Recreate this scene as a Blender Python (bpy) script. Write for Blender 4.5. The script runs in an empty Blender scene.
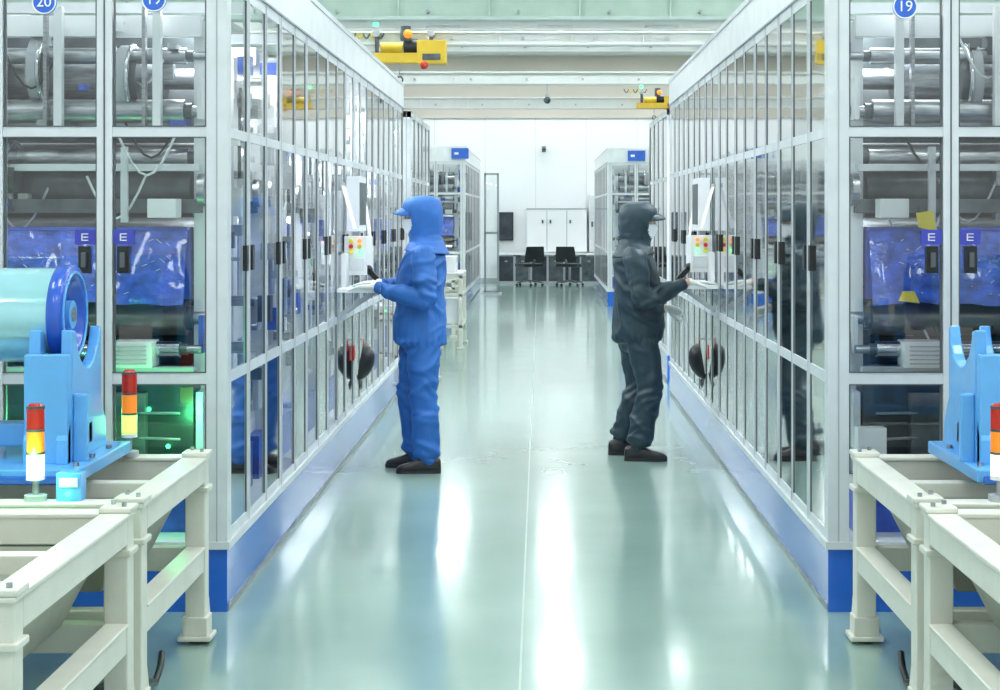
import bpy, bmesh, math, random
from mathutils import Vector, Matrix, noise
random.seed(4)
sc = bpy.context.scene
sc.view_settings.view_transform = 'Standard'
sc.view_settings.exposure = 0.17
PI = math.pi

# ---------------------------------------------------------------- materials
def mat(name, col, rough=0.5, metal=0.0, var=0.06, scale=6.0, emis=None, estr=0.0, bump=0.0, bscale=60.0, coat=0.0, stretch=(1,1,1)):
    m = bpy.data.materials.new(name); m.use_nodes = True
    nt = m.node_tree; N = nt.nodes; L = nt.links
    b = N["Principled BSDF"]
    tc = N.new("ShaderNodeTexCoord"); mp = N.new("ShaderNodeMapping")
    mp.inputs['Scale'].default_value = stretch
    L.new(tc.outputs['Object'], mp.inputs[0])
    nz = N.new("ShaderNodeTexNoise"); nz.inputs['Scale'].default_value = scale; nz.inputs['Detail'].default_value = 4
    L.new(mp.outputs[0], nz.inputs['Vector'])
    cr = N.new("ShaderNodeValToRGB")
    d = [max(0, c*(1-var)) for c in col]; l = [min(1, c*(1+var)) for c in col]
    cr.color_ramp.elements[0].position = 0.3; cr.color_ramp.elements[1].position = 0.7
    cr.color_ramp.elements[0].color = (*d, 1); cr.color_ramp.elements[1].color = (*l, 1)
    L.new(nz.outputs['Fac'], cr.inputs[0]); L.new(cr.outputs[0], b.inputs['Base Color'])
    b.inputs['Roughness'].default_value = rough; b.inputs['Metallic'].default_value = metal
    b.inputs['Coat Weight'].default_value = coat
    if emis:
        b.inputs['Emission Color'].default_value = (*emis, 1); b.inputs['Emission Strength'].default_value = estr
    if bump:
        n2 = N.new("ShaderNodeTexNoise"); n2.inputs['Scale'].default_value = bscale; n2.inputs['Detail'].default_value = 3
        L.new(mp.outputs[0], n2.inputs['Vector'])
        bp = N.new("ShaderNodeBump"); bp.inputs['Strength'].default_value = bump; bp.inputs['Distance'].default_value = 0.01
        L.new(n2.outputs['Fac'], bp.inputs['Height']); L.new(bp.outputs[0], b.inputs['Normal'])
    return m

def glassmat(name, tint, refl=0.06, ior=1.5, rough=0.015):
    m = bpy.data.materials.new(name); m.use_nodes = True
    nt = m.node_tree; N = nt.nodes; L = nt.links
    N.remove(N["Principled BSDF"]); out = N["Material Output"]
    tr = N.new("ShaderNodeBsdfTransparent"); tr.inputs[0].default_value = (*tint, 1)
    gl = N.new("ShaderNodeBsdfGlossy"); gl.inputs['Roughness'].default_value = rough
    fr = N.new("ShaderNodeFresnel"); fr.inputs[0].default_value = ior
    tc = N.new("ShaderNodeTexCoord"); nz = N.new("ShaderNodeTexNoise"); nz.inputs['Scale'].default_value = 1.3
    L.new(tc.outputs['Object'], nz.inputs['Vector'])
    bp = N.new("ShaderNodeBump"); bp.inputs['Strength'].default_value = 0.15; bp.inputs['Distance'].default_value = 0.02
    L.new(nz.outputs['Fac'], bp.inputs['Height']); L.new(bp.outputs[0], gl.inputs['Normal'])
    ad = N.new("ShaderNodeMath"); ad.operation = 'ADD'; ad.inputs[1].default_value = refl; ad.use_clamp = True
    L.new(fr.outputs[0], ad.inputs[0])
    mx = N.new("ShaderNodeMixShader")
    L.new(ad.outputs[0], mx.inputs[0]); L.new(tr.outputs[0], mx.inputs[1]); L.new(gl.outputs[0], mx.inputs[2])
    L.new(mx.outputs[0], out.inputs[0])
    return m

M_white = mat("white_powder_coat", (0.80,0.82,0.84), 0.35, 0, 0.03)
M_alu = mat("aluminium_frame", (0.66,0.69,0.72), 0.32, 0.1, 0.05, 10)
M_fascia = mat("fascia_white", (0.80,0.82,0.84), 0.3)
M_gasket = mat("dark_gasket", (0.10,0.11,0.12), 0.6)
M_grey = mat("grey_paint", (0.40,0.43,0.46), 0.5)
M_dark = mat("dark_machine_panel", (0.035,0.045,0.055), 0.3, 0.2, 0.5, 4)
M_dark2 = mat("charcoal_steel", (0.10,0.12,0.13), 0.4, 0.5, 0.4, 8)
M_chrome = mat("polished_roller", (0.60,0.62,0.64), 0.15, 1.0, 0.05, 3)
M_steel = mat("brushed_steel", (0.38,0.40,0.42), 0.33, 0.9, 0.25, 12, stretch=(1,1,8))
M_brown = mat("copper_foil_roll", (0.30,0.27,0.23), 0.3, 0.7, 0.15, 6)
M_blue = mat("blue_base_paint", (0.015,0.13,0.60), 0.12, 0.1, 0.06, 3, coat=0.6)
M_blue2 = mat("blue_machine_cover", (0.04,0.10,0.50), 0.3, 0.1, 0.35, 9)
M_bsheet = mat("blue_plastic_sheeting", (0.05,0.13,0.66), 0.22, 0.0, 0.45, 14, bump=0.9, bscale=16, coat=0.6, stretch=(1,1,1.6))
M_lblue = mat("light_blue_paint", (0.12,0.42,0.84), 0.3, 0, 0.08, 5, coat=0.3)
M_flange = mat("blue_flange_plastic", (0.02,0.10,0.55), 0.25, 0, 0.08, coat=0.4)
M_film = mat("film_roll", (0.36,0.68,0.74), 0.12, 0.25, 0.12, 2, coat=0.6, stretch=(0.4,1,3))
M_cream = mat("cream_paint", (0.70,0.70,0.62), 0.4, 0, 0.05, 8, bump=0.05, bscale=120)
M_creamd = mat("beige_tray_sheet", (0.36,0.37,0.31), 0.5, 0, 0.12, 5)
M_black = mat("black_plastic", (0.012,0.013,0.015), 0.4)
M_rubber = mat("black_rubber", (0.02,0.02,0.02), 0.7)
M_label = mat("blue_label", (0.05,0.06,0.45), 0.4)
M_sign = mat("blue_sign_face", (0.03,0.13,0.60), 0.4)
M_paper = mat("paper_white", (0.85,0.85,0.83), 0.7)
M_yellow = mat("crane_yellow", (0.75,0.50,0.03), 0.4, 0, 0.08)
M_red = mat("red_plastic", (0.75,0.03,0.02), 0.3)
M_orange = mat("orange_lamp", (0.9,0.25,0.02), 0.3, emis=(1,0.25,0.03), estr=0.8)
M_redl = mat("red_lamp", (0.45,0.02,0.01), 0.2, emis=(1,0.05,0.02), estr=0.06)
M_amberl = mat("amber_lamp", (0.85,0.22,0.02), 0.2, emis=(1,0.30,0.02), estr=0.35)
M_greenl = mat("green_lamp_lit", (0.4,0.9,0.15), 0.25, emis=(0.50,1,0.12), estr=1.3)
M_whitel = mat("warm_lamp_lit", (0.95,1.0,0.7), 0.25, emis=(0.8,1,0.5), estr=1.4)
M_greenled = mat("green_led", (0.02,0.9,0.2), 0.3, emis=(0.05,1,0.25), estr=5.0)
M_tape = mat("yellow_tag", (0.9,0.75,0.05), 0.5)
M_beam = mat("crane_beam_white", (0.74,0.76,0.74), 0.4, 0, 0.03)
M_beamg = mat("crane_beam_green_grey", (0.50,0.64,0.56), 0.45, 0, 0.05)
M_light = mat("led_panel", (1,1,1), 0.4, emis=(0.94,1.0,1.0), estr=18.0)
M_glass = glassmat("door_glass", (0.95,0.98,0.98), 0.05)
M_glass2 = glassmat("side_glass", (0.97,0.99,0.99), 0.03, ior=1.16, rough=0.04)
M_wallw = mat("cleanroom_wall_white", (0.80,0.82,0.84), 0.45, 0, 0.015, 1)
M_wallb = mat("upper_wall_beige", (0.52,0.49,0.43), 0.6, 0, 0.04, 1)
M_ceil = mat("ceiling_white", (0.74,0.76,0.73), 0.7, 0, 0.05, 1)
M_suitb = mat("blue_cleanroom_fabric", (0.018,0.125,0.43), 0.6, 0, 0.10, 9, bump=0.15, bscale=45)
M_suitg = mat("dark_green_fabric", (0.014,0.036,0.050), 0.5, 0, 0.2, 9, bump=0.15, bscale=45)
M_glove = mat("white_glove", (0.80,0.80,0.78), 0.6, bump=0.1)
M_skin = mat("skin", (0.62,0.38,0.28), 0.5)
M_mask = mat("face_mask_white", (0.78,0.82,0.86), 0.6)
M_shoe = mat("black_shoe", (0.012,0.012,0.014), 0.35)
M_eye = mat("eye_white", (0.85,0.85,0.85), 0.2)

# ---------------------------------------------------------------- mesh builder
class MB:
    def __init__(s, name):
        s.name=name; s.v=[]; s.f=[]; s.m=[]; s.sm=[]; s.mats=[]; s.T=Matrix.Identity(4)
    def mi(s, m):
        if m not in s.mats: s.mats.append(m)
        return s.mats.index(m)
    def add(s, vs, fs, m, smooth=False):
        o=len(s.v); k=s.mi(m)
        for v in vs: s.v.append(s.T @ Vector(v))
        for f in fs:
            s.f.append([i+o for i in f]); s.m.append(k); s.sm.append(smooth)
    def box(s, x0,x1,y0,y1,z0,z1,m):
        vs=[(x,y,z) for z in (z0,z1) for y in (y0,y1) for x in (x0,x1)]
        s.add(vs,[(0,2,3,1),(4,5,7,6),(0,1,5,4),(2,6,7,3),(0,4,6,2),(1,3,7,5)],m)
    def quad(s, a,b,c,d,m): s.add([a,b,c,d],[(0,1,2,3)],m)
    def beam(s, p0,p1,w,h,m,up=(0,0,1)):
        p0=Vector(p0);p1=Vector(p1);d=(p1-p0).normalized();u=Vector(up)
        a=d.cross(u)
        if a.length<1e-4: a=d.cross(Vector((1,0,0)))
        a.normalize();b=a.cross(d).normalized()
        vs=[]
        for p in (p0,p1):
            for i,j in ((-1,-1),(1,-1),(1,1),(-1,1)): vs.append(p+a*(i*w/2)+b*(j*h/2))
        s.add(vs,[(0,1,2,3),(7,6,5,4),(0,4,5,1),(1,5,6,2),(2,6,7,3),(3,7,4,0)],m)
    def cyl(s,p0,p1,r0,m,r1=None,n=20,caps=True,smooth=True):
        if r1 is None: r1=r0
        s.rings([p0,p1],[r0,r1],m,n,caps,smooth)
    def rings(s,pts,rs,m,n=16,caps=True,smooth=True):
        pts=[Vector(p) for p in pts]
        vs=[];fs=[]
        prev=None
        for i,p in enumerate(pts):
            if i==0: d=pts[1]-p
            elif i==len(pts)-1: d=p-pts[i-1]
            else: d=(pts[i+1]-p).normalized()+(p-pts[i-1]).normalized()
            d.normalize()
            if prev is None:
                a=d.cross(Vector((0,0,1)))
                if a.length<0.1: a=d.cross(Vector((0,1,0)))
            else:
                a=prev-d*prev.dot(d)
            a.normalize(); prev=a; b=d.cross(a)
            for k in range(n):
                t=2*PI*k/n
                vs.append(p+(a*math.cos(t)+b*math.sin(t))*rs[i])
        for i in range(len(pts)-1):
            for k in range(n):
                k2=(k+1)%n
                fs.append((i*n+k,i*n+k2,(i+1)*n+k2,(i+1)*n+k))
        s.add(vs,fs,m,smooth)
        if caps:
            s.add(vs[:n],[tuple(range(n))],m); s.add(vs[-n:],[tuple(range(n))],m)
    def sections(s,secs,m,n=24,caps=True,smooth=True):
        vs=[];fs=[]
        for (cx,cy,cz,rx,ry) in secs:
            for k in range(n):
                t=2*PI*k/n
                vs.append((cx+rx*math.cos(t),cy+ry*math.sin(t),cz))
        for i in range(len(secs)-1):
            for k in range(n):
                k2=(k+1)%n
                fs.append((i*n+k,i*n+k2,(i+1)*n+k2,(i+1)*n+k))
        if caps:
            fs.append(tuple(range(n))[::-1]); fs.append(tuple(range((len(secs)-1)*n,len(secs)*n)))
        s.add(vs,fs,m,smooth)
    def ball(s,c,r,m,n=16,h=10,sc=(1,1,1)):
        vs=[];fs=[]
        for i in range(h+1):
            ph=PI*i/h
            rr=max(math.sin(ph),0.001)
            for k in range(n):
                t=2*PI*k/n
                vs.append((c[0]+r*sc[0]*rr*math.cos(t),c[1]+r*sc[1]*rr*math.sin(t),c[2]+r*sc[2]*math.cos(ph)))
        for i in range(h):
            for k in range(n):
                k2=(k+1)%n
                fs.append((i*n+k,i*n+k2,(i+1)*n+k2,(i+1)*n+k))
        s.add(vs,fs,m,True)
    def torus(s,c,axis,R,r,m,n=28,k=8):
        ax=Vector(axis).normalized(); a=ax.cross(Vector((0,0,1)))
        if a.length<0.1:a=ax.cross(Vector((0,1,0)))
        a.normalize();b=ax.cross(a);c=Vector(c)
        vs=[];fs=[]
        for i in range(n):
            t=2*PI*i/n;d=a*math.cos(t)+b*math.sin(t)
            for j in range(k):
                u=2*PI*j/k
                vs.append(c+d*(R+r*math.cos(u))+ax*(r*math.sin(u)))
        for i in range(n):
            for j in range(k):
                fs.append((i*k+j,((i+1)%n)*k+j,((i+1)%n)*k+(j+1)%k,i*k+(j+1)%k))
        s.add(vs,fs,m,True)
    def build(s,bevel=0.0,parent=None,recalc=True,sub=0,solid=0):
        me=bpy.data.meshes.new(s.name); me.from_pydata([tuple(v) for v in s.v],[],s.f)
        for m in s.mats: me.materials.append(m)
        for i,p in enumerate(me.polygons):
            p.material_index=s.m[i]; p.use_smooth=s.sm[i]
        if recalc:
            bm=bmesh.new();bm.from_mesh(me);bmesh.ops.recalc_face_normals(bm,faces=bm.faces[:]);bm.to_mesh(me);bm.free()
        me.update()
        o=bpy.data.objects.new(s.name,me); sc.collection.objects.link(o)
        if bevel:
            bv=o.modifiers.new("bevel",'BEVEL');bv.width=bevel;bv.segments=2;bv.limit_method='ANGLE';bv.angle_limit=math.radians(50)
        if solid:
            sd=o.modifiers.new("solid",'SOLIDIFY');sd.thickness=solid;sd.offset=1
        if parent: o.parent=parent
        return o

def empty(name,loc=(0,0,0)):
    e=bpy.data.objects.new(name,None); sc.collection.objects.link(e); e.location=loc; e.empty_display_size=0.1
    return e

def text(name,body,loc,size,m,parent,rot=(PI/2,0,0)):
    c=bpy.data.curves.new(name,'FONT');c.body=body;c.size=size;c.align_x='CENTER';c.align_y='CENTER';c.extrude=0.001
    c.materials.append(m)
    o=bpy.data.objects.new(name,c);sc.collection.objects.link(o);o.rotation_euler=rot;o.location=loc;o.parent=parent
    return o

# ---------------------------------------------------------------- room
def floor_material():
    m=bpy.data.materials.new("green_epoxy_floor");m.use_nodes=True
    nt=m.node_tree;N=nt.nodes;L=nt.links;b=N["Principled BSDF"]
    tc=N.new("ShaderNodeTexCoord")
    nz=N.new("ShaderNodeTexNoise");nz.inputs['Scale'].default_value=0.7;nz.inputs['Detail'].default_value=6
    L.new(tc.outputs['Object'],nz.inputs['Vector'])
    cr=N.new("ShaderNodeValToRGB")
    cr.color_ramp.elements[0].position=0.3;cr.color_ramp.elements[1].position=0.75
    cr.color_ramp.elements[0].color=(0.25,0.39,0.345,1);cr.color_ramp.elements[1].color=(0.36,0.51,0.46,1)
    L.new(nz.outputs['Fac'],cr.inputs[0]);L.new(cr.outputs[0],b.inputs['Base Color'])
    n2=N.new("ShaderNodeTexNoise");n2.inputs['Scale'].default_value=2.5;n2.inputs['Detail'].default_value=3
    L.new(tc.outputs['Object'],n2.inputs['Vector'])
    mr=N.new("ShaderNodeMapRange");mr.inputs[3].default_value=0.12;mr.inputs[4].default_value=0.23
    L.new(n2.outputs['Fac'],mr.inputs[0]);L.new(mr.outputs[0],b.inputs['Roughness'])
    bp=N.new("ShaderNodeBump");bp.inputs['Strength'].default_value=0.09;bp.inputs['Distance'].default_value=0.01
    L.new(n2.outputs['Fac'],bp.inputs['Height']);L.new(bp.outputs[0],b.inputs['Normal'])
    b.inputs['IOR'].default_value=1.8
    b.inputs['Coat Weight'].default_value=0.4;b.inputs['Coat Roughness'].default_value=0.08
    L.new(bp.outputs[0],b.inputs['Coat Normal'])
    return m
M_floor=floor_material()
WB=38.5; XW=6.5; ZC=5.3
b=MB("floor");b.box(-XW,XW,-3,WB+0.2,-0.1,0,M_floor);b.build()
b=MB("floor_seam");M_seam=mat("seam_strip",(0.42,0.54,0.49),0.2)
b.box(-0.073,-0.065,0.5,WB-0.3,0.0,0.001,M_seam)
b.build()
b=MB("ceiling");b.box(-XW,XW,-3,WB+0.2,ZC,ZC+0.1,M_ceil)
b.build()
b=MB("wall_back")
b.box(-XW,XW,WB,WB+0.2,0,3.85,M_wallw)
b.box(-XW,XW,WB+0.05,WB+0.2,3.85,ZC,M_wallb)
b.box(-XW,XW,WB-0.06,WB+0.05,3.83,3.95,M_wallb)
for i in range(12):
    x=-XW+0.5+i*1.18
    b.box(x-0.003,x+0.003,WB-0.002,WB,0,3.83,M_grey)
b.build()
b=MB("wall_left");b.box(-XW-0.2,-XW,-3,WB+0.2,0,ZC,M_wallw);b.build()
b=MB("wall_right");b.box(XW,XW+0.2,-3,WB+0.2,0,ZC,M_wallw);b.build()
b=MB("baseboard_back");b.box(-XW,XW,WB-0.02,WB,0,0.1,M_grey);b.build()

for y in (1,5,9,13,17,21,25,29,33,36.5):
    for x in (-4.2,-1.9,0.3,2.4,4.6):
        b=MB("ceiling_light")
        b.box(x-0.34,x+0.34,y-0.64,y+0.64,ZC-0.07,ZC,M_white)
        b.box(x-0.30,x+0.30,y-0.60,y+0.60,ZC-0.085,ZC-0.07,M_light)
        b.build()

# ---------------------------------------------------------------- enclosures
def enclosure(name,s,xa,nb,d0,d1,top=2.59,fascia=0.23,doorw=0.445,cp=0.085,handles=True,seg=0.45,posts=0.04):
    b=MB(name); b.T=Matrix.Scale(-1,4,Vector((1,0,0))) if s<0 else Matrix.Identity(4)
    W=cp+nb*doorw; xo=xa+W
    b.box(xa,xo,d0,d1,0,0.255,M_blue)
    b.box(xa-0.004,xa,d0+0.02,d1,0.0,0.03,M_steel)
    b.box(xa-0.010,xo,d0-0.01,d1,0.255,0.285,M_alu)
    b.box(xa,xa+cp,d0,d0+cp,0.285,top,M_alu)
    b.box(xa+cp*0.5-0.003,xa+cp*0.5+0.003,d0-0.002,d0,0.285,top,M_grey)
    for i in range(nb):
        xr=xa+cp+i*doorw
        xl=xr+doorw
        b.box(xl-0.062,xl,d0,d0+0.06,0.285,top,M_alu)
        b.box(xl-0.034,xl-0.028,d0-0.003,d0,0.5,top,M_gasket)
        for z,h in ((0.52,0.04),(0.925,0.045),(1.93,0.04),(top-0.05,0.05)):
            b.box(xr,xl-0.062,d0+0.005,d0+0.05,z,z+h,M_alu)
        for z in (0.56,0.92,0.97,1.925,1.97):
            b.box(xr,xl-0.062,d0+0.002,d0+0.004,z,z+0.005,M_gasket)
        for z0,z1 in ((0.56,0.925),(0.97,1.93),(1.97,top-0.05)):
            b.box(xr+0.003,xr+0.008,d0+0.012,d0+0.03,z0,z1,M_gasket)
            b.box(xl-0.070,xl-0.065,d0+0.012,d0+0.03,z0,z1,M_gasket)
            b.quad((xr,d0+0.022,z0),(xl-0.062,d0+0.022,z0),(xl-0.062,d0+0.022,z1),(xr,d0+0.022,z1),M_glass)
        if handles:
            hx=(xl-0.062-0.045) if i%2==0 else xr+0.05
            b.box(hx-0.024,hx+0.024,d0-0.004,d0+0.02,1.375,1.485,M_black)
            b.box(hx-0.009,hx+0.009,d0-0.02,d0-0.004,1.40,1.46,M_gasket)
            b.box(hx-0.042,hx+0.042,d0+0.010,d0+0.018,1.492,1.552,M_label)
            for z in (1.507,1.520,1.533):
                b.box(hx-0.013,hx+0.013,d0+0.007,d0+0.010,z,z+0.004,M_paper)
            q=hx-0.0125*s
            b.box(q-0.0025,q+0.0025,d0+0.007,d0+0.010,1.507,1.537,M_paper)
    n=int(round((d1-d0-cp)/seg)); sg=(d1-d0-cp)/n
    for i in range(n):
        ya=d0+cp+i*sg; yb=ya+sg
        wide=posts if i%2 else posts+0.03
        b.box(xa,xa+0.018,yb-wide,yb,0.285,top,M_alu)
        b.box(xa-0.002,xa,yb-wide*0.5-0.003,yb-wide*0.5+0.003,0.285,top,M_grey)
        for z,h in ((0.285,0.04),(0.925,0.045),(1.93,0.04),(top-0.05,0.05)):
            b.box(xa+0.002,xa+0.018,ya,yb-wide,z,z+h,M_alu)
        for z0,z1 in ((0.325,0.925),(0.97,1.93),(1.97,top-0.05)):
            b.quad((xa+0.006,ya,z0),(xa+0.006,yb-wide,z0),(xa+0.006,yb-wide,z1),(xa+0.006,ya,z1),M_glass2)
            b.box(xa+0.003,xa+0.009,yb-wide-0.012,yb-wide,z0,z1,M_gasket)
        if handles and i%2==0:
            hy=(yb-wide-0.035)
            b.box(xa-0.008,xa+0.01,hy-0.022,hy+0.022,1.37,1.48,M_black)
            b.box(xa-0.008,xa+0.01,yb+0.02,yb+0.064,1.37,1.48,M_black)
    b.box(xo-0.03,xo,d0,d1,0.285,top,M_white)
    b.box(xa,xa+0.04,d1-0.06,d1,0.285,top,M_alu)
    b.box(xo-0.06,xo,d1-0.06,d1,0.285,top,M_alu)
    for z in (0.925,1.93):
        b.box(xa,xo,d1-0.05,d1,z,z+0.045,M_alu)
    if fascia:
        b.box(xa-0.005,xa+0.05,d0,d1,top,top+fascia,M_fascia)
        b.box(xo-0.05,xo,d0,d1,top,top+fascia,M_fascia)
        b.box(xa,xo,d0-0.005,d0+0.05,top,top+fascia,M_fascia)
        b.box(xa,xo,d1-0.05,d1,top,top+fascia,M_fascia)
        b.box(xa-0.012,xa+0.05,d0,d1,top+fascia-0.03,top+fascia,M_alu)
        b.box(xa-0.008,xa,d0,d1,top-0.002,top+0.006,M_grey)
    else:
        b.box(xa,xa+0.06,d0,d1,top-0.06,top,M_alu)
        b.box(xa,xo,d0,d0+0.06,top-0.06,top,M_alu)
    y=d0+0.9
    while y<d1:
        b.box(xa+0.05,xo-0.05,y,y+0.05,top-0.05,top,M_alu)
        y+=1.35
    b.build()
    return xo

XL=1.27; XR=1.17; D0=6.7
enclosure("glass_machine_enclosure",-1,XL,4,D0,15.3)
enclosure("glass_machine_enclosure",1,XR,4,D0,14.9)
enclosure("glass_machine_enclosure",-1,XL,3,16.2,19.0,top=2.62,fascia=0,posts=0.06,seg=0.6,handles=False)
enclosure("glass_machine_enclosure",1,XR+0.05,3,15.8,18.4,top=2.62,fascia=0,posts=0.06,seg=0.6,handles=False)
enclosure("glass_machine_enclosure",-1,XL,4,28.0,35.0,top=2.5,fascia=0.25,handles=False,seg=0.7)
enclosure("glass_machine_enclosure",1,XR,4,28.6,35.5,top=2.5,fascia=0.25,handles=False,seg=0.7)

# ---------------------------------------------------------------- machines inside
def coater(name,s,xi,xo,d,k=0,blue=True,L=1.25,front=False):
    b=MB(name); b.T=Matrix.Scale(-1,4,Vector((1,0,0))) if s<0 else Matrix.Identity(4)
    rnd=random.Random(k*7+(3 if s>0 else 0))
    zb=0.285
    D_=M_dark if front else M_white
    b.box(xi,xi+0.02,d+0.0,d+L,zb,0.50,M_blue2)
    b.box(xi+0.02,xo,d,d+L,zb,0.50,M_blue2)
    b.box(xi+0.06,xo-0.03,d+0.1,d+L-0.05,0.50,0.90,D_)
    for x in (xi+0.02,xo-0.09):
        b.box(x,x+0.07,d+0.25,d+0.40,0.5,2.45,M_white)
        b.box(x,x+0.07,d+0.80,d+0.90,0.5,2.35,M_white)
    xm=(xi+xo)/2
    for x in (xi+0.20,xi+0.62,xm+0.12):
        b.box(x,x+0.035,d+0.10,d+0.14,1.98,2.5,M_white)
        b.box(x+0.07,x+0.085,d+0.12,d+0.16,1.98,2.5,M_steel)
    for z,y,h,m in ((2.38,0.2,0.09,M_white),(1.98,0.3,0.05,M_steel),(1.80,0.16,0.03,M_alu),(1.62,0.2,0.06,M_dark2),(2.12,0.6,0.1,M_grey),(0.92,0.05,0.05,M_grey)):
        b.box(xi+0.05,xo-0.05,d+y,d+y+0.06,z,z+h,m)
    def roller(y,z,r,m,a=0.12,c=0.14):
        b.cyl((xi+a,d+y,z),(xo-c,d+y,z),r,m,n=28)
        b.cyl((xi+0.03,d+y,z),(xo-0.04,d+y,z),r*0.3+0.008,M_steel,n=12)
        b.cyl((xi+a-0.03,d+y,z),(xi+a,d+y,z),r*0.7,M_dark2,n=20)
        b.cyl((xo-c,d+y,z),(xo-c+0.03,d+y,z),r*0.7,M_dark2,n=20)
    roller(0.42,1.72,0.12,M_dark2 if front else M_steel)
    roller(0.30,1.86,0.045,M_steel)
    roller(0.26,1.165,0.075,M_brown)
    roller(0.12,1.04,0.035,M_chrome)
    roller(0.50,2.22,0.13,M_steel,0.3,0.3)
    roller(0.22,2.06,0.05,M_steel)
    roller(0.25,2.30,0.035,M_steel)
    roller(0.70,1.45,0.16,M_steel)
    roller(0.95,1.9,0.08,M_steel)
    roller(0.9,1.1,0.10,M_chrome)
    wx=xo-0.62 if s>0 else xi+0.86
    b.cyl((wx,d+0.22,1.78),(wx+0.10,d+0.22,1.78),0.145,M_chrome,n=36)
    b.cyl((wx-0.02,d+0.22,1.78),(wx,d+0.22,1.78),0.07,M_dark2,n=24)
    b.torus((wx,d+0.22,1.78),(1,0,0),0.145,0.012,M_chrome)
    for wq,zq in ((wx+0.1,2.22),(wx-0.5,2.2),(wx-0.12,2.24)):
        b.cyl((wq,d+0.3,zq),(wq+0.05,d+0.3,zq),0.15,M_grey,n=36)
        b.cyl((wq-0.03,d+0.3,zq),(wq,d+0.3,zq),0.11,M_dark2,n=30)
        b.torus((wq,d+0.3,zq),(1,0,0),0.15,0.01,M_chrome)
    b.box(xi+0.12,xo-0.09,d+1.0,d+1.03,0.5,1.95,D_ if front else M_white)
    if front: b.box(xi+0.12,xo-0.09,d+0.85,d+0.88,1.95,2.52,M_dark2)
    b.box(xi+0.3,xo-0.5,d+0.82,d+0.84,2.0,2.3,M_grey)
    if blue:
        y=d+0.08
        nx,nzz=44,10;vs=[];fs=[]
        for j in range(nzz+1):
            for i in range(nx+1):
                x=xi+0.10+(xo-xi-0.35)*i/nx; w_=j/nzz
                z=1.235+0.32*w_
                amp=0.012*(1-w_*0.6)
                yy=y+0.10*w_+amp*noise.noise(Vector((x*9+k,z*4,0)))*2+0.006*noise.noise(Vector((x*25,z*18,k)))
                if j==0: z+=0.02*noise.noise(Vector((x*6,k,1)))
                vs.append((x,yy,z))
        for j in range(nzz):
            for i in range(nx):
                a=j*(nx+1)+i; fs.append((a,a+1,a+nx+2,a+nx+1))
        b.add(vs,fs,M_bsheet,True)
        b.box(xi+0.10,xo-0.25,y+0.13,y+0.2,1.25,1.55,M_blue2)
        b.box(xi+0.10,xo-0.25,y+0.09,y+0.2,1.545,1.56,M_blue2)
        for i in range(50):
            x=xi+0.13+rnd.random()*(xo-xi-0.45); z=1.27+rnd.random()*0.24
            yy=y+0.10*(z-1.235)/0.32-0.016; l=0.008+rnd.random()*0.022
            b.beam((x,yy,z),(x+l*0.9,yy+l*0.25,z+l*0.7*rnd.choice((1,-0.5))),0.0025,0.0025,M_white)
    vx=xi+0.22
    b.box(vx,vx+0.17,d+0.02,d+0.16,0.97,1.08,M_white)
    for i in range(5): b.box(vx+0.02,vx+0.15,d+0.014,d+0.02,0.985+i*0.018,0.991+i*0.018,M_grey)
    b.box(xi+0.12,xi+0.24,d+0.03,d+0.14,1.60,1.68,M_white)
    b.box(xi+0.33,xi+0.36,d+0.06,d+0.08,1.58,1.90,M_alu)
    if s>0:
        b.add([(xi+0.28,d+0.03,1.56),(xi+0.36,d+0.03,1.54),(xi+0.34,d+0.035,1.63),(xi+0.27,d+0.035,1.62)],[(0,1,2,3)],M_tape)
        b.add([(xi+0.20,d+0.05,1.25),(xi+0.29,d+0.05,1.24),(xi+0.27,d+0.06,1.29),(xi+0.22,d+0.06,1.29)],[(0,1,2,3)],M_tape)
    b.box(xi+0.45,xi+0.6,d+0.05,d+0.2,0.55,0.74,M_steel)
    b.cyl((xi+0.70,d+0.02,0.66),(xi+0.70,d+0.25,0.66),0.07,M_grey,n=20)
    b.box(xi+0.9,xi+1.1,d+0.05,d+0.2,0.60,0.85,M_white)
    if front:
        if s>0: b.box(xi+0.02,xi+0.14,d+0.0,d+0.08,0.60,0.72,M_white)
        for q_ in range(3): b.cyl((xi+0.10,d+0.02,0.56+q_*0.11),(xi+0.44,d+0.05,0.58+q_*0.10),0.006,M_steel,n=8)
        b.box(xi+0.25,xi+0.42,d+0.03,d+0.09,0.60,0.86,M_dark2)
    for i in range(12):
        x=xi+0.12+rnd.random()*(xo-xi-0.4); y=d+0.06+rnd.random()*0.2
        z=0.6+rnd.random()*1.8
        pts=[(x+0.25*t/8,y,z-0.18*math.sin(PI*t/8)) for t in range(9)]
        b.rings(pts,[0.006]*9,M_black if i%2 else M_alu,n=6)
    for i in range(26):
        x=xi+0.1+rnd.random()*(xo-xi-0.4);z=0.95+rnd.random()*1.45;w=0.02+rnd.random()*0.07
        if 1.2<z<1.55: continue
        b.box(x,x+w,d+0.16+rnd.random()*0.1,d+0.30,z,z+w*(0.5+rnd.random()),rnd.choice([M_white,M_steel,M_dark2,M_grey,M_blue2]))
    for i in range(3):
        x=xi+0.14+rnd.random()*0.35;z=0.6+rnd.random()*0.25
        b.ball((x,d+0.08,z),0.010,M_greenled,10,6)
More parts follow.
